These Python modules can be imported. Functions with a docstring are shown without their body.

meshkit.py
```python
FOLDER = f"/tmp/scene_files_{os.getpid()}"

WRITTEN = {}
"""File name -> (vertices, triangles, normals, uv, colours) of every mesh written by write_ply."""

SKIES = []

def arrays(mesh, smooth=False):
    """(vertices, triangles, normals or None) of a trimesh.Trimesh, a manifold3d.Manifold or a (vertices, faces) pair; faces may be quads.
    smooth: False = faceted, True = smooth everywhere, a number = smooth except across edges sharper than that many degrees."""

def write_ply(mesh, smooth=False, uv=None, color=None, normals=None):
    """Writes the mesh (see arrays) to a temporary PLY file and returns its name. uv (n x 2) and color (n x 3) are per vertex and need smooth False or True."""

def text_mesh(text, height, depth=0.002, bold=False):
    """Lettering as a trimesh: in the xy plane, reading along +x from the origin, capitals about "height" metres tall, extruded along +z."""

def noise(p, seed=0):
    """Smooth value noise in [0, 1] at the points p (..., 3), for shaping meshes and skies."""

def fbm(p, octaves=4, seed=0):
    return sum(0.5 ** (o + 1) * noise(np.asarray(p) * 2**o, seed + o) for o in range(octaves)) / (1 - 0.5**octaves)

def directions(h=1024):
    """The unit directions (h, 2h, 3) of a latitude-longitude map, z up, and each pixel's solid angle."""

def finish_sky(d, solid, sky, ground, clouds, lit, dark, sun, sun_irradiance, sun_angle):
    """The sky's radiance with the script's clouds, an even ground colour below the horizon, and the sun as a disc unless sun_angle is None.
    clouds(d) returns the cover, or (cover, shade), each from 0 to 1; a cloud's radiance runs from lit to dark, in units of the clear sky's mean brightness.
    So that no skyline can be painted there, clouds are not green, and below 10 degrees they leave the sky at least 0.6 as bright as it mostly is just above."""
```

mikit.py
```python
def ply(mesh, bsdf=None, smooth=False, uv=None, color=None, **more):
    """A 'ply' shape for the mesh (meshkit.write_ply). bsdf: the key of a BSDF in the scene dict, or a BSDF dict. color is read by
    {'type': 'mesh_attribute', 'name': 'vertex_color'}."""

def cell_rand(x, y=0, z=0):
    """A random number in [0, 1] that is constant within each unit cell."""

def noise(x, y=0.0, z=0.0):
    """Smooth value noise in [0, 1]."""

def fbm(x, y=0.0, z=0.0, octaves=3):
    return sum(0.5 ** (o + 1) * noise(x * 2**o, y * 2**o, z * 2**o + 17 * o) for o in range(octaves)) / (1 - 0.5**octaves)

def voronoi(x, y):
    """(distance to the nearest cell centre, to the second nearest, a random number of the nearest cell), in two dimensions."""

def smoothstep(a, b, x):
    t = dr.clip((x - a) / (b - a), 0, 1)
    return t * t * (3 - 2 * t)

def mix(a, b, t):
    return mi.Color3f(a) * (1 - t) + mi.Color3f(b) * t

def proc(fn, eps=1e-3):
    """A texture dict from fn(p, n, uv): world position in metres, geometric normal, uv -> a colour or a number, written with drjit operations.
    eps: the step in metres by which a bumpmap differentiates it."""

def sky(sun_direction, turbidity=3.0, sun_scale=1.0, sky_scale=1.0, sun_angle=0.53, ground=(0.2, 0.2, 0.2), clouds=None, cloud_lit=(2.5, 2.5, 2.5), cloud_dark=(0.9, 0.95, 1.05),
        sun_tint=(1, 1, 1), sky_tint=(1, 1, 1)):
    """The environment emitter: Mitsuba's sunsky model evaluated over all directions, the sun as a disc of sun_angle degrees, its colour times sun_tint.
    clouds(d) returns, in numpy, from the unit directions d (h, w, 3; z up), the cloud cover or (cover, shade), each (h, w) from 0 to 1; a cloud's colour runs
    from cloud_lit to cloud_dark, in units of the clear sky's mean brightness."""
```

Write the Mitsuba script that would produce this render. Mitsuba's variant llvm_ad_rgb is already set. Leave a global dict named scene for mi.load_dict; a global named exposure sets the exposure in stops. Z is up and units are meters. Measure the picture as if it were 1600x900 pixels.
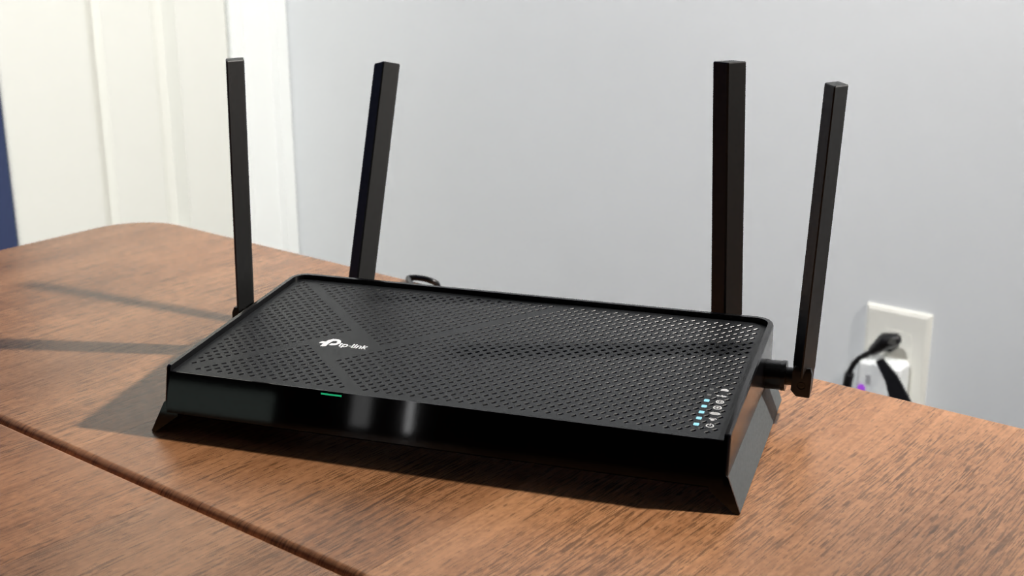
import math, random
import numpy as np, trimesh, manifold3d as m3, drjit as dr, mitsuba as mi, mikit, meshkit
from shapely.geometry import Polygon, Point, box as sbox
from shapely.ops import unary_union
from mikit import noise, fbm, smoothstep, mix, cell_rand

T4 = mi.ScalarTransform4f
scene, labels = {'type': 'scene'}, {}
TABLE_Z = 0.74                      # height of the table top above the floor; x runs along the back wall, y towards it
# ---------------------------------------------------------------- camera, lights, exposure
EYE = np.array([0.37332, -0.44001, TABLE_Z + 0.24052])
FWD = np.array([-0.59708, 0.74573, -0.29559]); UP = np.array([-0.18049, 0.23414, 0.95530])
scene['camera'] = {'type': 'thinlens', 'fov': math.degrees(2 * math.atan(800 / 2030.3)), 'fov_axis': 'x',
    'to_world': T4().look_at(origin=EYE.tolist(), target=(EYE + FWD).tolist(), up=UP.tolist()),
    'aperture_radius': 0.0013, 'focus_distance': 0.59, 'near_clip': 0.02, 'far_clip': 50.0}
exposure = 0.0
LAMP = np.array([0.827, 0.593, TABLE_Z + 0.80])      # bulb of the unseen lamp to the right, placed to cast the shadows
LAMP_R, LAMP_L = 0.030, 3250.0
LAMP_AIM = (-1.25, -0.14, TABLE_Z + 0.02)
LAMP_RGB = (1.0, 0.94, 0.87)
WINDOW_L = (0.10, 0.11, 0.13)
WASH = np.array([0.02, -0.90, 2.36])               # unseen ceiling spotlight, placed to brighten the back wall; a visor shades the table
WASH_AIM, WASH_I = (-0.24, 0.80, 0.84), (13.4, 13.4, 13.4)

# ---------------------------------------------------------------- helpers
def numbered(name):
    if name not in scene and name not in labels and not any(k.startswith(name + '__') for k in scene): return name
    i = 1
    while True:
        k = f'{name}_{i:03d}'
        if k not in scene and k not in labels and not any(q.startswith(k + '__') for q in scene): return k
        i += 1
def thing(name, label, cat=None, group=None, kind=None):
    k = numbered(name); labels[k] = {'label': label}
    if cat: labels[k]['category'] = cat
    if group: labels[k]['group'] = group
    if kind: labels[k]['kind'] = kind
    return k
def part(parent, name, mesh, bsdf, label=None, smooth=False, kind=None, **more):
    k = numbered(parent + '__' + name if parent else name)
    scene[k] = mikit.ply(mesh, bsdf, smooth=smooth, **more)
    d = {}
    if label: d['label'] = label
    if kind: d['kind'] = kind
    if d: labels[k] = d
    return k
def struct(name, mesh, bsdf, label=None, **more):
    scene[name] = mikit.ply(mesh, bsdf, **more)
    labels[name] = {'kind': 'structure', **({'label': label} if label else {})}
def mani(v, f):
    return m3.Manifold(m3.Mesh(np.asarray(v, np.float32), np.asarray(f, np.uint32)))
def hull(pts): return m3.Manifold.hull_points(np.asarray(pts, float).tolist())
def arr(m):
    q = m.to_mesh(); return np.array(q.vert_properties[:, :3], float), np.array(q.tri_verts)
def warp(m, fn):
    v, f = (arr(m) if hasattr(m, 'to_mesh') else (np.array(m.vertices), np.array(m.faces)))
    return trimesh.Trimesh(fn(v), f, process=False)
def bx(x0, x1, y0, y1, z0, z1, r=0.0):
    if r <= 0: return m3.Manifold.cube([x1 - x0, y1 - y0, z1 - z0]).translate([x0, y0, z0])
    pts = []
    for a in (0, 1):                                     # chamfered box
        for dx, dy, dz in ((r, r, 0), (r, 0, r), (0, r, r)):
            for sx in (0, 1):
                for sy in (0, 1):
                    pts.append((x0 + dx if sx == 0 else x1 - dx, y0 + dy if sy == 0 else y1 - dy, z0 + dz if a == 0 else z1 - dz))
    return hull(pts)
def tri(m): v, f = arr(m); return trimesh.Trimesh(v, f, process=False)
def prism(poly, h):                                      # shapely polygon(s) -> manifold extruded in z
    geoms = getattr(poly, 'geoms', [poly]); cs = []
    for g in geoms:
        cs.append(list(g.exterior.coords)[:-1]); cs += [list(r.coords)[:-1] for r in g.interiors]
    return m3.Manifold.extrude(m3.CrossSection(cs, m3.FillRule.EvenOdd), h)
def cyl(r, h, r2=None, n=32): return m3.Manifold.cylinder(h, r, r2 if r2 is not None else r, n)
def tube(points, r, n=14, samples=60):
    P = np.asarray(points, float); t = np.linspace(0, 1, len(P)); s = np.linspace(0, 1, samples)
    from scipy.interpolate import PchipInterpolator
    t = np.concatenate([[0], np.cumsum(np.linalg.norm(np.diff(P, axis=0), axis=1))]); t /= t[-1]
    s = np.unique(np.concatenate([s, t])); samples = len(s)
    C = PchipInterpolator(t, P)(s)
    d = np.gradient(C, axis=0); d /= np.linalg.norm(d, axis=1)[:, None]
    u = np.cross(d[0], [0.3, 0.2, 0.93]); u /= np.linalg.norm(u); V = []
    for c, k in zip(C, d):
        u = u - k * (u @ k); u /= np.linalg.norm(u); w = np.cross(k, u)
        a = np.arange(n) / n * 2 * np.pi
        V.append(c + r * (np.cos(a)[:, None] * u + np.sin(a)[:, None] * w))
    V = np.vstack(V + [C[:1], C[-1:]]); F = []
    for i in range(samples - 1):
        for j in range(n):
            a, b = i * n + j, i * n + (j + 1) % n
            F += [[a, b, b + n], [a, b + n, a + n]]
    e = len(V) - 2
    for j in range(n):
        F.append([e, (j + 1) % n, j]); o = (samples - 1) * n; F.append([e + 1, o + j, o + (j + 1) % n])
    return trimesh.Trimesh(V, F, process=False)

# ---------------------------------------------------------------- materials
def two(b): return {'type': 'twosided', 'bsdf': b}
def princ(rgb, rough=0.5, spec=0.5, **k):
    c = rgb if isinstance(rgb, dict) else {'type': 'rgb', 'value': list(rgb)}
    return {'type': 'principled', 'base_color': c, 'roughness': rough, 'specular': spec, **k}
def wall_tex(rgb, amp=0.03):
    def fn(p, n, uv):
        return mi.Color3f(*rgb) * (1 - amp + 2 * amp * fbm(p.x * 5, p.y * 5, p.z * 5, octaves=2))
    return mikit.proc(fn)
scene['wall_paint'] = princ(wall_tex((0.70, 0.72, 0.735)), 0.75, 0.3)
scene['ceiling_paint'] = princ(wall_tex((0.3, 0.3, 0.295)), 0.9, 0.2)  # unseen ceiling, kept dark to limit bounced light
scene['navy_paint'] = princ(wall_tex((0.028, 0.042, 0.105)), 0.6, 0.3)
scene['dark_paint'] = princ(wall_tex((0.025, 0.028, 0.034)), 0.8, 0.2)
scene['door_lamplit_paint'] = princ(wall_tex((0.715, 0.725, 0.675), 0.02), 0.45, 0.4)  # creamier than the casing, carries the warmer lamplight in its colour
scene['trim_paint'] = princ(wall_tex((0.80, 0.825, 0.81), 0.02), 0.45, 0.4)
scene['floor_wood'] = princ(wall_tex((0.09, 0.06, 0.04), 0.1), 0.4, 0.4)

def wood(tone):
    def fn(p, n, uv):
        x, y = p.x, p.y                                   # the grain runs along y
        wob = (fbm(x * 14, y * 3, 3.0) - 0.5) * 0.012
        u = x + wob
        broad = fbm(u * 30, y * 2.0, 1.0, octaves=3)
        mid = fbm(u * 170, y * 6.0, 5.0, octaves=3)
        fine = fbm(u * 900, y * 45.0, 9.0, octaves=3)
        speck = fbm(x * 700, y * 420.0, 6.0, octaves=2)
        patch = fbm(x * 9 + 3, y * 11, 2.0, octaves=3)
        t = broad * 0.36 + mid * 0.14 + fine * 0.28 + speck * 0.22
        c = mix((0.255, 0.108, 0.044), (0.505, 0.250, 0.120), smoothstep(0.20, 0.80, t))
        c = c * (0.66 + 0.68 * patch)
        # open pores: short dark strokes along the grain
        pore = mi.Float(1)
        dens = (fbm(x * 26, y * 12, 8.0) - 0.5) * 0.34
        for sx, sy, off, thr in ((2000.0, 110.0, 0.0, 0.755), (2700.0, 190.0, 40.0, 0.745), (1600.0, 66.0, 77.0, 0.80)):
            v = noise(u * sx + off, y * sy + off * 3, 4.0)
            pore = pore * (1 - 0.66 * smoothstep(thr - dens, thr + 0.13 - dens, v))
        return c * (0.30 + 0.70 * pore) * mi.Color3f(*tone)
    return fn
def wood_bump(p, n, uv):
    return 0.6 * noise(p.x * 1500, p.y * 85, 4.0) + 0.4 * noise(p.x * 700, p.y * 40, 2.0)
for i, tone in enumerate(((1.0, 1.0, 1.0), (0.74, 0.76, 0.80), (0.80, 0.76, 0.72))):
    scene[f'table_wood_{i}'] = {'type': 'bumpmap', 'bump': mikit.proc(wood_bump, eps=2e-4), 'scale': 0.00006,
                                'bsdf': princ(mikit.proc(wood(tone)), 0.33, 0.5)}
scene['leg_wood'] = princ((0.12, 0.06, 0.035), 0.4)
scene['gloss_black'] = princ((0.002, 0.002, 0.003), 0.04, 0.34)
scene['panel_black'] = two(princ((0.009, 0.010, 0.0115), 0.45, 0.38))
scene['edge_black'] = two(princ((0.010, 0.011, 0.0125), 0.32, 1.0))
scene['satin_black'] = princ((0.003, 0.003, 0.0035), 0.40, 0.42)
scene['foot_grey'] = princ(mikit.proc(lambda p, n, uv: mi.Color3f(0.052, 0.064, 0.069) * (0.8 + 0.4 * fbm(p.x * 900, p.y * 500, p.z * 900))), 0.55, 0.5)
scene['inner_black'] = princ((0.003, 0.003, 0.003), 0.8, 0.1)
scene['print_white'] = princ((0.85, 0.86, 0.88), 0.5)
scene['print_grey'] = princ((0.62, 0.62, 0.62), 0.5)
scene['off_light'] = princ((0.12, 0.12, 0.12), 0.5)
scene['lens_dark'] = princ((0.02, 0.02, 0.02), 0.4)
scene['hinge_black'] = princ((0.005, 0.005, 0.006), 0.24, 0.5)
scene['body_black'] = princ((0.0025, 0.0025, 0.003), 0.14, 0.32)
scene['blade_black'] = princ((0.002, 0.0024, 0.0026), 0.5, 0.6)
scene['screw_metal'] = princ((0.03, 0.03, 0.03), 0.25, metallic=1.0)
scene['plastic_white'] = princ((0.83, 0.82, 0.755), 0.35, 0.5)
scene['plastic_bright'] = princ((0.88, 0.90, 0.90), 0.35, 0.5)
scene['slot_dark'] = princ((0.02, 0.02, 0.02), 0.6)
scene['cord_black'] = princ((0.006, 0.006, 0.007), 0.35, 0.5)
scene['cable_grey'] = princ((0.09, 0.095, 0.10), 0.4)
scene['port_grey'] = princ((0.45, 0.45, 0.47), 0.4)
scene['lamp_metal'] = princ((0.2, 0.2, 0.2), 0.4, metallic=1.0)

# ---------------------------------------------------------------- the room
XL, XR, YB, YF, ZC = -1.033, 3.2, 0.80, -3.6, 2.5
struct('floor', bx(XL - .1, XR + .1, YF - .1, YB + .1, -0.1, 0), 'floor_wood')
struct('ceiling', bx(XL - .1, XR + .1, YF - .1, YB + .1, ZC, ZC + .1), 'ceiling_paint')
struct('wall_back', bx(XL - .1, XR + .1, YB, YB + .1, 0, ZC), 'wall_paint', 'smooth pale blue-grey painted wall behind the table')
NAVY = 0.3665
struct('wall_left', bx(XL - .1, XL, YF, NAVY, 0, ZC), 'navy_paint', 'navy blue painted wall at the far left')
struct('wall_left_001', bx(XL - .1, XL, NAVY, YB, 2.06, ZC), 'wall_paint')
# panelled white door in the left wall, casing next to the corner
d = thing('door_1', 'white panelled door left of the grey wall, lamplit cream tint in its colour', kind='structure')
X0 = XL
def door_leaf():
    body = bx(X0 - .04, X0 + .004, NAVY + .001, .703, .01, 2.05, .002)
    for z0, z1 in ((.14, .30), (.42, 1.90)):
        pass
    out = body
    for z0, z1 in ((.16, .42), (.52, 1.93)):
        a, b = .487, .621
        q = hull([(X0 + .005, y, z) for y in (a, b) for z in (z0, z1)] + [(X0 - .011, y, z) for y in (a + .010, b - .012) for z in (z0 + .012, z1 - .012)])
        out = out - q
    return out
part(d, 'leaf', door_leaf(), 'door_lamplit_paint')
for z0, z1 in ((.16, .42), (.52, 1.93)):
    q = hull([(X0 - .013, y, z) for y in (.502, .603) for z in (z0 + .016, z1 - .016)] + [(X0 - .005, y, z) for y in (.516, .588) for z in (z0 + .03, z1 - .03)])
    part(d, 'panel', q, 'door_lamplit_paint')
cas = [(0, .704), (.009, .704), (.012, .709), (.012, .722), (.009, .727), (.009, .772), (.016, .779), (.016, .7985), (0, .7985)]
struct('trim_1', prism(Polygon([(X0 + a, b) for a, b in cas]), 2.14), 'trim_paint', 'white moulded door casing in the room corner')
struct('baseboard_back', bx(XL + .03, XR, YB - .014, YB, 0, .10, .003), 'trim_paint')
# unseen side of the room behind the camera, walls kept dark to limit bounce
SL1, SL2 = (-.102, -.080), (-.275, -.215)               # two unseen bright strips, placed to reflect in the router front
struct('wall_front', bx(XL - .1, XR + .1, YF - .1, YF, 0, ZC) - bx(*SL1, YF - .2, YF + .1, .70, 1.9) - bx(*SL2, YF - .2, YF + .1, .70, 1.7), 'dark_paint')
for nm, (a, b), z0, z1, e in (('unseen_strip_2', SL1, .70, 1.9, 7.0), ('unseen_strip_3', SL2, .70, 1.7, 1.6)):
    w = thing(nm, 'unseen narrow bright strip behind the camera, placed to reflect in the router front', kind='structure')
    k = part(w, 'pane', bx(a, b, YF - .07, YF - .06, z0, z1), 'trim_paint')
    scene[k]['emitter'] = {'type': 'area', 'radiance': {'type': 'rgb', 'value': [e, e, e]}, 'sampling_weight': 0.3}
tv = thing('unseen_panel', 'unseen screen glowing faintly on the wall behind the camera', 'unseen_panel')  # unseen, placed to give a pale reflection in the router front
part(tv, 'case', bx(-.93, -.502, YF, YF + .03, .53, .778, .004), 'slot_dark')
k = part(tv, 'glow', bx(-.92, -.512, YF + .03, YF + .031, .54, .768), 'lens_dark')
scene[k]['emitter'] = {'type': 'area', 'radiance': {'type': 'rgb', 'value': [.50, .60, .54]}, 'sampling_weight': 0.3}
WY0, WY1, WZ0, WZ1 = -3.0, -1.5, 0.55, 1.65
struct('wall_right', bx(XR, XR + .1, YF, YB, 0, ZC) - bx(XR - .1, XR + .2, WY0, WY1, WZ0, WZ1), 'dark_paint')
w = thing('unseen_window_1', 'unseen window out of view on the right-hand wall, placed for faint soft light', kind='structure')  # out of view, gives only faint soft light
fr = bx(XR, XR + .06, WY0, WY1, WZ0, WZ1) - bx(XR - .1, XR + .1, WY0 + .05, WY1 - .05, WZ0 + .05, WZ1 - .05)
part(w, 'frame', fr, 'trim_paint')
k = part(w, 'pane', bx(XR + .06, XR + .065, WY0, WY1, WZ0, WZ1), 'trim_paint')
scene[k]['emitter'] = {'type': 'area', 'radiance': {'type': 'rgb', 'value': list(WINDOW_L)}, 'sampling_weight': 3.0}

# ---------------------------------------------------------------- unseen lamp placed to cast the shadows (right of the frame)
L = thing('unseen_lamp', 'unseen lamp out of view to the right, placed to cast the router shadows', 'lamp')
AX = (np.array(LAMP_AIM) - LAMP); AX /= np.linalg.norm(AX)
part(L, 'base', cyl(.13, .025).translate([LAMP[0] + .09, LAMP[1] + .05, 0]), 'lamp_metal', smooth=30)
part(L, 'pole', cyl(.011, LAMP[2] + .02).translate([LAMP[0] + .09, LAMP[1] + .05, .025]), 'lamp_metal', smooth=30)
def along_axis(m, off):
    z = AX; x = np.cross([0, 0, 1.], z); x /= np.linalg.norm(x); y = np.cross(z, x)
    return warp(m, lambda v: v @ np.stack([x, y, z]) + LAMP + AX * off)
part(L, 'shade', along_axis(cyl(.052, .15) - cyl(.048, .14).translate([0, 0, .022]), -.09), 'lamp_metal', smooth=30)
part(L, 'arm', cyl(.008, .10).rotate([0, 90, 0]).translate([LAMP[0] + .02, LAMP[1] + .05, LAMP[2] + .03]), 'lamp_metal', smooth=30)
zx = np.cross([0, 0, 1.], AX); zx /= np.linalg.norm(zx)
scene[L + '__bulb'] = {'type': 'disk', 'to_world': T4().look_at(origin=LAMP.tolist(), target=(LAMP + AX).tolist(), up=[0, 0, 1]).scale([LAMP_R, LAMP_R, 1]),
    'bsdf': {'type': 'ref', 'id': 'print_white'}, 'emitter': {'type': 'area', 'radiance': {'type': 'rgb', 'value': [LAMP_L * c for c in LAMP_RGB]}, 'sampling_weight': 8.0}}

SPK = thing('unseen_spotlight', 'unseen ceiling spotlight with a visor, placed to brighten the grey wall', 'spotlight')
AX = np.array(WASH_AIM) - WASH; AX /= np.linalg.norm(AX)
def on_wash(m, off): 
    z = AX; x = np.cross([0, 0, 1.], z); x /= np.linalg.norm(x); y = np.cross(z, x)
    return warp(m, lambda v: v @ np.stack([x, y, z]) + WASH + AX * off)
part(SPK, 'can', on_wash(cyl(.045, .12) - cyl(.041, .115).translate([0, 0, .01]), -.125), 'trim_paint', smooth=30)
part(SPK, 'stem', bx(WASH[0] + .02, WASH[0] + .035, WASH[1] - .10, WASH[1] - .085, WASH[2] + .03, ZC), 'trim_paint')
part(SPK, 'visor', prism(Polygon([(-.22, -.01), (.12, -.01), (.12, .105), (0, .105), (-.22, .0445)]), .003).translate([WASH[0], WASH[1], WASH[2] - .140]), 'slot_dark')
part(SPK, 'bracket', bx(WASH[0] - .02, WASH[0] + .02, WASH[1] - .10, WASH[1] - .0, WASH[2] - .138, WASH[2] - .03) - bx(WASH[0] - .1, WASH[0] + .1, WASH[1] - .07, WASH[1] + .1, WASH[2] - .130, WASH[2] + .1), 'slot_dark')
scene['wash_light'] = {'type': 'spot', 'to_world': T4().look_at(origin=WASH.tolist(), target=list(WASH_AIM), up=[0, 0, 1]), 'cutoff_angle': 48.0, 'beam_width': 36.0,
    'intensity': {'type': 'rgb', 'value': list(WASH_I)}, 'sampling_weight': 5.0}

# ---------------------------------------------------------------- dining table: main leaf and front leaf of glued planks
tb = thing('dining_table', 'brown wooden table with a dark gap between its two leaves', 'table')
BACK, SEAM, LEFT, RIGHT, FRONT, TH = 0.1425, -0.1462, -0.4542, 0.86, -0.66, 0.028
def rounded(x0, x1, y0, y1, radii):                      # radii: bl, br, tr, tl
    g = sbox(x0, y0, x1, y1); pts = []
    for (cx, cy, sx, sy), r in zip(((x0, y0, 1, 1), (x1, y0, -1, 1), (x1, y1, -1, -1), (x0, y1, 1, -1)), radii):
        a0 = {(1, 1): math.pi, (-1, 1): 1.5 * math.pi, (-1, -1): 0, (1, -1): .5 * math.pi}[(sx, sy)]
        for t in np.linspace(0, math.pi / 2, 12):
            pts.append((cx + sx * r + r * math.cos(a0 + t), cy + sy * r + r * math.sin(a0 + t)))
    return Polygon(pts)
def leaf_solid(poly, R):
    pts = []
    for t in np.linspace(0, math.pi / 2, 6):
        ins, z = R * (1 - math.cos(t)), TABLE_Z - R + R * math.sin(t)
        q = poly.buffer(-ins) if ins > 1e-6 else poly
        pts += [(x, y, z) for x, y in q.exterior.coords]
    pts += [(x, y, TABLE_Z - TH) for x, y in poly.exterior.coords]
    return hull(pts)
rng = random.Random(5)
lf1 = leaf_solid(rounded(LEFT, RIGHT, SEAM, BACK, (.003, .003, .045, .045)), .0045)
lf2 = leaf_solid(rounded(LEFT, RIGHT, FRONT, SEAM - .0022, (.045, .045, .002, .002)), .0015)
CUTS1 = [-.60, -.285, -.115, .0656, .21, .375, .53, .70, 1.0]
CUTS2 = [-.60, -.33, -.20, -.045, .115, .26, .42, .58, .74, 1.0]
for name, solid, cuts, tones in (('leaf', lf1, CUTS1, (0, 0, 2, 0, 0, 2, 0, 0)), ('leaf', lf2, CUTS2, (1, 1, 2, 1, 2, 0, 1, 0, 2))):
    lk = numbered(tb + '__' + name); first = True
    for c0, c1, tn in zip(cuts, cuts[1:], tones):
        q = solid ^ bx(c0 + .00006, c1 - .00006, -2, 2, 0, 2)
        if q.num_tri() == 0: continue
        scene_key = numbered(lk + '__plank')
        scene[scene_key] = mikit.ply(q, f'table_wood_{tn}', smooth=25)
    labels[lk] = {'label': 'far leaf under the router' if lk.endswith('leaf') else 'front leaf nearest the camera'}
part(tb, 'frame', bx(LEFT + .09, RIGHT - .09, FRONT + .09, BACK - .07, TABLE_Z - TH - .07, TABLE_Z - TH), 'leg_wood')
for x in (LEFT + .10, RIGHT - .16):
    for y in (FRONT + .10, BACK - .14):
        part(tb, 'leg', bx(x, x + .06, y, y + .06, 0, TABLE_Z - TH - .07, .004), 'leg_wood')

# ---------------------------------------------------------------- router, built in millimetres in its own frame
ANG = 0.3487
D, HF, HB, REC = 134.7, 30.77, 39.44, 2.5
SL = (HB - HF) / D
ca, sa = math.cos(ANG), math.sin(ANG)
def W(v):                                                # router millimetres -> world metres
    v = np.asarray(v, float)
    return np.stack([(v[:, 0] * ca - v[:, 1] * sa) / 1000, (v[:, 0] * sa + v[:, 1] * ca) / 1000, v[:, 2] / 1000 + TABLE_Z], -1)
def shear(v): v = np.array(v, float); v[:, 2] += SL * (v[:, 1] + D / 2); return v
def RW(m): return warp(m, W)
def RS(m): return warp(m, lambda v: W(shear(v)))
rt = thing('router', 'glossy black wireless router with a perforated top and four upright antennas on the table', 'router')
def ftop(z): return -66.6 + (z - 9) * 0.22              # the front leans back
def outline(yf, inset=0.0, r=9.0):
    return rounded(-130 + inset, 130 - inset, yf + inset, D / 2 - inset, (1.6, 1.6, r - inset, r - inset))
pts = [(x, y, 9 + 0.0) for x, y in outline(ftop(9), .8).exterior.coords] + [(x, y, 9.8) for x, y in outline(ftop(9.8)).exterior.coords]
for z, ins in ((HF - 1.3, 0), (HF - .45, .25), (HF - .1, .55), (HF, .85)):
    pts += [(x, y, z + SL * (y + D / 2)) for x, y in outline(ftop(z), ins).exterior.coords]
shell = hull(pts)
ZP = HF - REC                                            # panel top in the sheared frame
def sheared(m): return mani(shear(arr(m)[0]), arr(m)[1])
pock = prism(rounded(-127.3, 127.3, -61.7, D / 2 - 2.7, (.5, .5, 6.6, 6.6)), 20).translate([0, 0, ZP - 1.3]) + bx(-127.3, 127.3, -90, -60, ZP, ZP + 20)
deep = prism(rounded(-124.5, 124.5, -58.5, D / 2 - 6, (2, 2, 4, 4)), 20).translate([0, 0, ZP - 4.2])
shell = shell - sheared(pock) - sheared(deep)
front_half = hull([(x, ftop(z) + t, z) for x in (-200, 200) for z in (-5, 60) for t in (-60, 1.4)])
part(rt, 'body', RW(shell - front_half), 'body_black', 'black shell with a raised rim', smooth=28)
part(rt, 'front_panel', RW(shell ^ front_half), 'gloss_black', 'glossy black front face', smooth=28)
part(rt, 'inner_plate', RS(bx(-124.2, 124.2, -58.2, D / 2 - 6.3, ZP - 4.15, ZP - 3.6)), 'inner_black')
# perforated top panel
X0L, Y0L, PX, PY = 119.52, -50.72, 2.8075, 2.889
YP = -61.6
panel = rounded(-127.1, 127.1, YP, D / 2 - 2.9, (.4, .4, 6.4, 6.4))
inner = panel.buffer(-1.1)
u_ = np.array([PX, PY]) / math.hypot(PX, PY); v_ = np.array([PX, -PY]) / math.hypot(PX, PY)
HU, HV = 1.20, .86
quads, lights_at, icons_at = [], [], []
for i in range(-89, 5):
    for j in range(-5, 42):
        if (i + j) % 2: continue
        a, b = i + j, i - j
        if j < -3 or j > 40 or i > 1 or i < -88: continue
        top_q, left_q, bot_q, right_q = a >= -44 and b <= -74, a <= -48 and b <= -86, a <= -60 and b >= -82, a >= -56 and b >= -70
        if not (top_q or left_q or bot_q or right_q): continue
        c = np.array([X0L + i * PX, Y0L + j * PY])
        if i == -2 and j % 2 == 0 and 0 <= j <= 12: lights_at.append((j, c)); continue
        if i == 0 and j % 2 == 0 and 0 <= j <= 12: icons_at.append((j, c)); continue
        q = np.array([c + HU * u_ + HV * v_, c - HU * u_ + HV * v_, c - HU * u_ - HV * v_, c + HU * u_ - HV * v_])
        if all(inner.contains(Point(*t)) for t in q): quads.append(q[::-1].tolist() if False else q.tolist())
cs = [list(panel.exterior.coords)[:-1]] + quads
pan = m3.Manifold.extrude(m3.CrossSection(cs, m3.FillRule.EvenOdd), 1.2).translate([0, 0, ZP - 1.2])
v, f = arr(pan)
hole_v = set()
qa = np.array(quads); keep = ~((v[f][:, :, 2].max(1) > ZP - .01) & (v[f][:, :, 2].min(1) < ZP - 1.19) & (np.abs(v[f].mean(1)[:, 0]) < 126.4) & (v[f].mean(1)[:, 1] > YP + .3) & (v[f].mean(1)[:, 1] < D / 2 - 3.3))
f = f[keep & ~(v[f][:, :, 2].max(1) < ZP - 1.1)]
# each slot: a rounded-over lip and straight sides
cen = qa.mean(1, keepdims=True)
rings = []
for off, z in ((0, ZP), (.03, ZP - .01), (.19, ZP - .215), (.21, ZP - .5), (.215, ZP - 1.9)):
    du, dv = (qa - cen) @ u_, (qa - cen) @ v_
    q2 = cen + (np.sign(du) * (np.abs(du) - off))[..., None] * u_ + (np.sign(dv) * (np.abs(dv) - off))[..., None] * v_ * 1.0
    if off: 
        M = np.array([u_, v_]); co = np.linalg.solve(M.T, (qa - cen).reshape(-1, 2).T).T.reshape(qa.shape)
        co = np.sign(co) * (np.abs(co) - off); q2 = cen + co @ M
    else: q2 = qa
    rings.append(np.concatenate([q2, np.full(q2.shape[:2] + (1,), z)], -1))
V, F, o = [v], [f], len(v)
for r0, r1 in zip(rings, rings[1:]):
    n4 = len(qa) * 4; V += [r0.reshape(-1, 3), r1.reshape(-1, 3)]
    base = np.arange(len(qa))[:, None] * 4 + np.arange(4); nxt = np.roll(base, -1, 1)
    F += [np.stack([base, nxt, nxt + n4], -1).reshape(-1, 3) + o, np.stack([base, nxt + n4, base + n4], -1).reshape(-1, 3) + o]
    o += 2 * n4
pan = trimesh.Trimesh(v, f, process=False)
lips = trimesh.Trimesh(np.vstack(V[1:]), np.vstack(F[1:]) - len(v), process=False)
part(rt, 'slot_edges', RS(lips), 'edge_black', kind='stuff', smooth=60)
part(rt, 'top_panel', RS(pan), 'panel_black', 'matte dark grey top panel with rows of small slots')
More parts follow.
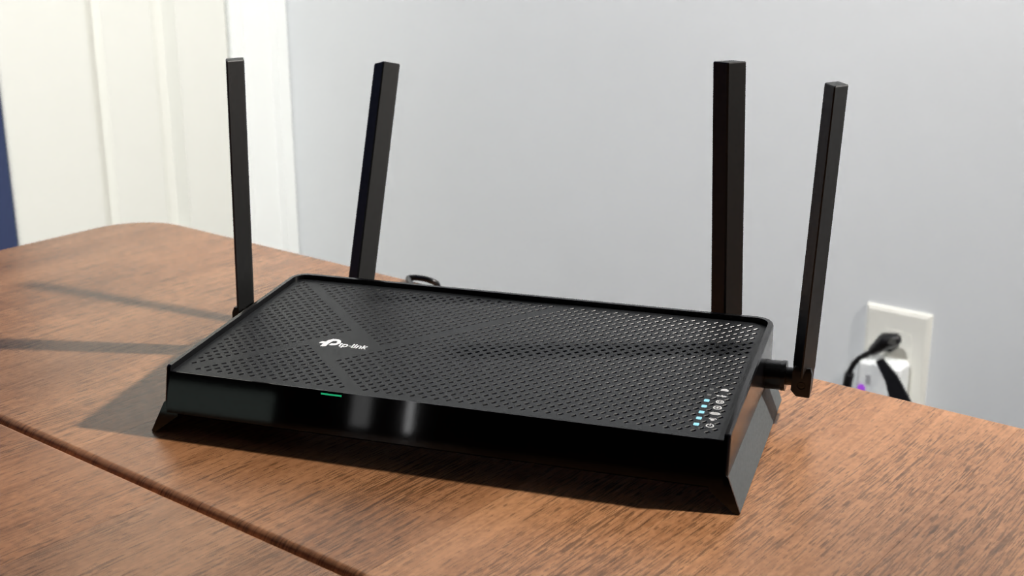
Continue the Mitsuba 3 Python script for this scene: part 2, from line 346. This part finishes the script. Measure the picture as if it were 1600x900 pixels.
# side feet: splayed skirts
prof = Polygon([(129.0, 15.2), (130.15, 14.2), (136.0, .6), (135.4, 0), (134.2, 0), (122.6, 8.6), (122.6, 15.2)])
side = rounded(-72, 59.5, -3, 18, (.5, 8, 9, .5))
for sgn in (1, -1):
    e_ = prism(prof, 140)                                # x, z(profile) -> extrude along y
    v, f = arr(e_); v = np.stack([v[:, 0], 70 - v[:, 2], v[:, 1]], -1); e_ = mani(v, f)
    s_ = prism(side, 20); v, f = arr(s_); v = np.stack([v[:, 2] + 120, v[:, 0], v[:, 1]], -1); s_ = mani(v, f)
    q = e_ ^ s_
    if sgn < 0:
        v, f = arr(q); v[:, 0] *= -1; q = trimesh.Trimesh(v, f[:, ::-1], process=False)
    q = q if isinstance(q, m3.Manifold) else mani(q.vertices, q.faces)
    slab = hull([(x, ftop(z) + t, z) for x in (-200, 200) for z in (-1, 30) for t in (1.2, 200)])
    skin = hull([(x, ftop(z) + t, z) for x in (-200, 200) for z in (-1, 30) for t in (0, 1.2)])
    part(rt, 'foot', RW(q ^ slab), 'foot_grey', 'dark grey splayed side foot', smooth=28)
    part(rt, 'foot_cap', RW(q ^ skin), 'gloss_black', smooth=28)
# antennas. Canonical frame: the hinge leaves the body along +x, the blade stands along +z
def rot(axis, a):
    c, s = math.cos(a), math.sin(a); m = np.eye(3)
    i, j = {'x': (1, 2), 'y': (2, 0), 'z': (0, 1)}[axis]
    m[i, i] = c; m[i, j] = -s; m[j, i] = s; m[j, j] = c
    return m
def antenna(pos, yaw, lean, swing, length, label):
    Rz = rot('z', yaw)
    pivot = np.array([17.0, 0, 0])
    Rb = rot('x', swing) @ rot('y', lean)
    fixed = lambda v: W(v @ Rz.T + pos)
    moving = lambda v: W(((v - pivot) @ Rb.T + pivot) @ Rz.T + pos)
    k = numbered(rt + '__antenna'); labels[k] = {'label': label}
    along = lambda m: m.rotate([0, 90, 0])
    hinge = along(cyl(6.9, 7.6)).translate([-.6, 0, 0]) + along(cyl(6.5, 1.0)).translate([6.6, 0, 0]) + along(cyl(7.2, 2.0)).translate([7.4, 0, 0])
    scene[k + '__hinge'] = mikit.ply(warp(hinge, fixed), 'hinge_black', smooth=30)
    neck = along(cyl(4.2, 6.0)).translate([9.0, 0, 0])
    scene[k + '__neck'] = mikit.ply(warp(neck, fixed), 'satin_black', smooth=30)
    kn = []
    for z, ins in ((-7.4, .6), (-7.0, 0), (4.2, 0), (6.8, .8)):
        for x in (12.6 + ins + (2.5 if z < -6.9 else 0), 21.4 - ins):
            for y in (-6.6 + ins, 6.6 - ins): kn.append((x, y, z))
    kn += [(12.6, y, -4.4) for y in (-6.6, 6.6)]
    kn = hull(kn) - cyl(1.9, 4, n=20).rotate([90, 0, 0]).translate([17.2, -5.6, -1.6])
    scene[k + '__knuckle'] = mikit.ply(warp(kn, moving), 'satin_black', smooth=20)
    scr = cyl(1.6, 1.4, n=18).rotate([90, 0, 0]).translate([17.2, -5.0, -1.6]) - bx(16.0, 18.4, -7, -6.1, -1.9, -1.3)
    scene[k + '__screw'] = mikit.ply(warp(scr, moving), 'screw_metal', smooth=30)
    bl = []
    for z, g in ((2.0, -.9), (6.0, 0), (length - .5, .0), (length, -.35)):
        a, b, c = 5.0 + g * .7, 7.75 + g, .55
        for sx in (1, -1):
            bl += [(17 + sx * a, c, z), (17 + sx * a, -c, z), (17 + c * .65, sx * b, z), (17 - c * .65, sx * b, z)]
    scene[k + '__blade'] = mikit.ply(warp(hull(bl), moving), 'blade_black', smooth=False)
HZ = 20.3
antenna(np.array([130.0, 40, HZ]), 0, math.radians(2.6), 0, 137.5, 'right side antenna, on its hinge beside the wall outlet')
antenna(np.array([-130.0, 40, HZ]), math.pi, math.radians(-1.6), 0, 137.5, 'leftmost antenna, in front of the white door')
antenna(np.array([-101.3, D / 2, HZ]), math.pi / 2, math.radians(24.2), math.radians(-1.35), 136.0, 'back antenna that leans away, second from the left')
antenna(np.array([103.6, D / 2, HZ]), math.pi / 2, math.radians(0.5), math.radians(-1.9), 139.5, 'upright back antenna, second from the right')
# emblem and lettering on the panel
def flat(poly, h=.12, z=None): return prism(poly, h).translate([0, 0, ZP if z is None else z])
cx, cy = -69.3, -11.8
ring = Point(cx, cy).buffer(3.75, 24).difference(Point(cx + .35, cy + .1).buffer(1.55, 24))
ring = ring.difference(Polygon([(cx - .1, cy - .6), (cx - 1.2, cy - 6), (cx - 6, cy - 6), (cx - 6, cy - .6)]))
tee = unary_union([Polygon([(-75.6, -14.3), (-75.0, -12.2), (cx - 1.3, cy - .35), (cx - 1.7, cy - 2.3)]), Polygon([(-73.2, -13.6), (-71.0, -13.2), (-70.9, -17.2), (-73.2, -17.8)])])
em = unary_union([ring, tee.buffer(.15)])
part(rt, 'emblem', RS(flat(em)), 'print_white', 'white round emblem')
lk = numbered(rt + '__lettering'); labels[lk] = {'label': 'white lettering tp-link'}
def word(t, x0, x1):
    m = meshkit.text_mesh(t, 4.0, .12, bold=True); q = np.array(m.vertices); q[:, 0] -= q[:, 0].min(); q[:, 0] *= (x1 - x0) / q[:, 0].max()
    return trimesh.Trimesh(q + [x0, -15.6, ZP], m.faces, process=False)
dash = tri(flat(sbox(-60.15, -14.35, -59.05, -13.75)))
tm = trimesh.util.concatenate([word('tp', -65.4, -60.6), dash, word('link', -58.6, -50.7)])
scene[lk] = mikit.ply(RS(tm), 'print_white')
# status lights and their printed symbols
blue = {'type': 'area', 'radiance': {'type': 'rgb', 'value': [.36, .84, 1.0]}, 'sampling_weight': 0.02}
for j, c in lights_at:
    sh = sbox(c[0] - .65, c[1] - .65, c[0] + .65, c[1] + .65).buffer(.5, 6)
    if j <= 8:
        k = part(rt, 'status_light', RS(flat(sh, .1)), 'lens_dark', 'lit pale blue status light')
        scene[k]['emitter'] = blue
    else:
        part(rt, 'status_light', RS(flat(sh.buffer(-.25), .08, ZP)), 'off_light', 'unlit status light')
def icon(j):
    R = lambda r: Point(0, 0).buffer(r, 16)
    bar = lambda x0, x1, y0, y1: sbox(x0, y0, x1, y1)
    if j == 0: return unary_union([R(1.7).difference(R(1.15)).difference(bar(-.5, .5, .6, 2)), bar(-.25, .25, .1, 2)])
    if j == 2: return unary_union([R(1.75).intersection(Polygon([(0, -1.4), (-2.4, 1.4), (2.4, 1.4)])).difference(R(1.3)).difference(bar(-3, 3, -3, -.5)), R(.9).intersection(Polygon([(0, -1.4), (-2.4, 1.4), (2.4, 1.4)])), bar(-.5, .5, -1.2, -.3)])
    if j == 4: return unary_union([Polygon([(-2.2, 0), (-1.2, .95), (1.2, .95), (2.2, 0), (1.2, -.95), (-1.2, -.95)]).buffer(.2).difference(bar(-1.2, 1.2, -.15, .15))])
    if j == 6: return unary_union([R(1.85).difference(R(1.3)), bar(-.2, .2, -1.7, 1.7).intersection(R(.9)), bar(-1.2, 1.2, -.2, .2), R(.55)])
    if j == 8: return unary_union([R(1.8).difference(R(1.2)), bar(-.8, -.2, -.6, .6), bar(.2, .8, -.6, .6)])
    if j == 10: return unary_union([bar(-2.0, 1.5, -.3, .3), Polygon([(2.2, 0), (1.0, .75), (1.0, -.75)]), Point(-1.9, 0).buffer(.6), bar(-.5, .3, .3, .9), bar(.0, .8, -.9, -.3)])
    return R(1.75).difference(bar(-3, 3, -3, -.6))
from shapely.affinity import translate as st
for j, c in icons_at:
    part(rt, 'symbol', RS(flat(st(icon(j), c[0], c[1]), .1)), 'print_grey', 'printed white symbol')
gz = 26.9
gl = bx(-50.6, -40.6, ftop(gz) - .25, ftop(gz) + .8, gz - .35, gz + .35)  # thin green strip along the front edge
v, f = arr(gl); v[:, 2] += SL * (v[:, 1] + D / 2)
k = part(rt, 'green_strip', RW(trimesh.Trimesh(v, f, process=False)), 'lens_dark', 'thin green glowing strip on the front edge')
scene[k]['emitter'] = {'type': 'area', 'radiance': {'type': 'rgb', 'value': [.002, .33, .13]}, 'sampling_weight': 0.05}

# ---------------------------------------------------------------- cables behind the router
def rw(P): return W(np.array(P, float))
ck = thing('power_cable', 'thin black cable bending over the table edge just behind the router', 'cable')
part(ck, 'plug', RW(bx(-66, -55, D / 2, D / 2 + 12, 15, 25, 1.5)), 'cord_black')
part(ck, 'cord', tube(rw([(-60.5, 76, 20), (-66, 92, 20), (-76, 115, 9), (-90, 145, 2.2), (-106, 172, 2.0), (-114, 184, 2.0), (-116, 188.5, 2.2), (-112, 190, 2.6), (-105, 188, 3.0), (-100, 187, 2.4), (-97.5, 189.5, .3), (-97, 193, -6), (-97, 196, -30), (-97, 197, -560)]), .0019, samples=160), 'cord_black', smooth=True)

# ---------------------------------------------------------------- wall outlet and what is plugged into it
Z = lambda z: TABLE_Z + z
op = thing('wall_outlet', 'white wall outlet plate low on the grey wall behind the table', 'outlet')
PXA, PXB, PZA, PZB = -.143, -.0735, -.291, -.1765
pl_ = []
for ins, y in ((0, YB), (0, YB - .0018), (.0012, YB - .0034), (.0045, YB - .0050)):
    pl_ += [(x, y, z) for x in (PXA + ins, PXB - ins) for z in (Z(PZA) + ins, Z(PZB) - ins)]
part(op, 'plate', hull(pl_), 'plastic_white', smooth=False)
for zc in (-.2135, -.254):
    so = rounded(-.0172, .0172, -.0145, .0145, (.008,) * 4)
    q = prism(so, .0006); v, f = arr(q); v = np.stack([v[:, 0] - .1083, YB - .0049 - v[:, 2], v[:, 1] + Z(zc)], -1)
    part(op, 'socket', trimesh.Trimesh(v, f, process=False), 'plastic_white')
part(op, 'screw', cyl(.0032, .0014, n=20).rotate([90, 0, 0]).translate([-.1083, YB - .0048, Z(-.2337)]), 'screw_metal', smooth=30)
ad = thing('power_adapter', 'bright white power adapter in the lower socket with a purple light', 'power adapter')
part(ad, 'body', bx(-.1345, -.0885, YB - .038, YB - .008, Z(-.310), Z(-.226), .004), 'plastic_bright')
k = part(ad, 'light', cyl(.0042, .001, n=20).rotate([90, 0, 0]).translate([-.1275, YB - .0381, Z(-.2565)]), 'lens_dark', 'glowing purple light')
scene[k]['emitter'] = {'type': 'area', 'radiance': {'type': 'rgb', 'value': [.33, .06, .60]}, 'sampling_weight': 0.05}
part(ad, 'port', bx(-.1235, -.1185, YB - .0387, YB - .038, Z(-.251), Z(-.241)), 'port_grey')
bp = thing('black_plug', 'black plug with a looped end in the upper socket, cable drooping left', 'plug')
def hullsph(pts):
    s = m3.Manifold.sphere(1.0, 20); out = []
    for x, y, z, r in pts: out.append(s.scale([r, r, r]).translate([x, y, z]))
    return m3.Manifold.batch_hull(out)
yp = YB - .030
hd = hullsph([(-.121, yp, Z(-.2165), .0055), (-.109, yp, Z(-.2035), .0085), (-.0995, yp, Z(-.2000), .0066)]) - cyl(.0040, .05, n=20).rotate([90, 0, 0]).translate([-.1000, yp + .025, Z(-.2010)])
part(bp, 'head', hd, 'cord_black', smooth=30)
part(bp, 'prongs', bx(-.114, -.104, yp + .004, YB - .0066, Z(-.216), Z(-.205)), 'cord_black')
part(bp, 'cord', tube([(-.120, yp, Z(-.216)), (-.127, yp - .002, Z(-.2212)), (-.1385, yp - .004, Z(-.2325)), (-.1435, yp - .005, Z(-.247)), (-.1455, yp - .004, Z(-.285)), (-.146, yp, Z(-.36)), (-.14, yp, Z(-.60)), (-.12, YB - .05, .012)], .0030), 'cord_black', smooth=True)
part(bp, 'sleeve', tube([(-.1425, yp - .005, Z(-.245)), (-.1448, yp - .005, Z(-.262)), (-.1456, yp - .004, Z(-.285))], .0050), 'cord_black', smooth=True)
fc = thing('flat_cord', 'black flat strap-like cord slanting down right across the outlet plate', 'cord')
Pq = [(-.1105, YB - .040, Z(-.2215), .004), (-.094, YB - .046, Z(-.236), .007), (-.0800, YB - .052, Z(-.257), .0108), (-.060, YB - .06, Z(-.292), .0130), (-.03, YB - .07, Z(-.36), .0130)]
def ribbon(Pq, t=.003):
    out = []
    for a, b in zip(Pq, Pq[1:]):
        pp = []
        for (x, y, z, hw), (dx, dz) in ((a, (.62, .78)), (b, (.62, .78))):
            for s in (1, -1):
                for dy in (0, t): pp.append((x + s * hw * .85, y + dy, z + s * hw * .52))
        out.append(hull(pp))
    return m3.Manifold.batch_boolean(out, m3.OpType.Add)
part(fc, 'strap', ribbon(Pq), 'cord_black')
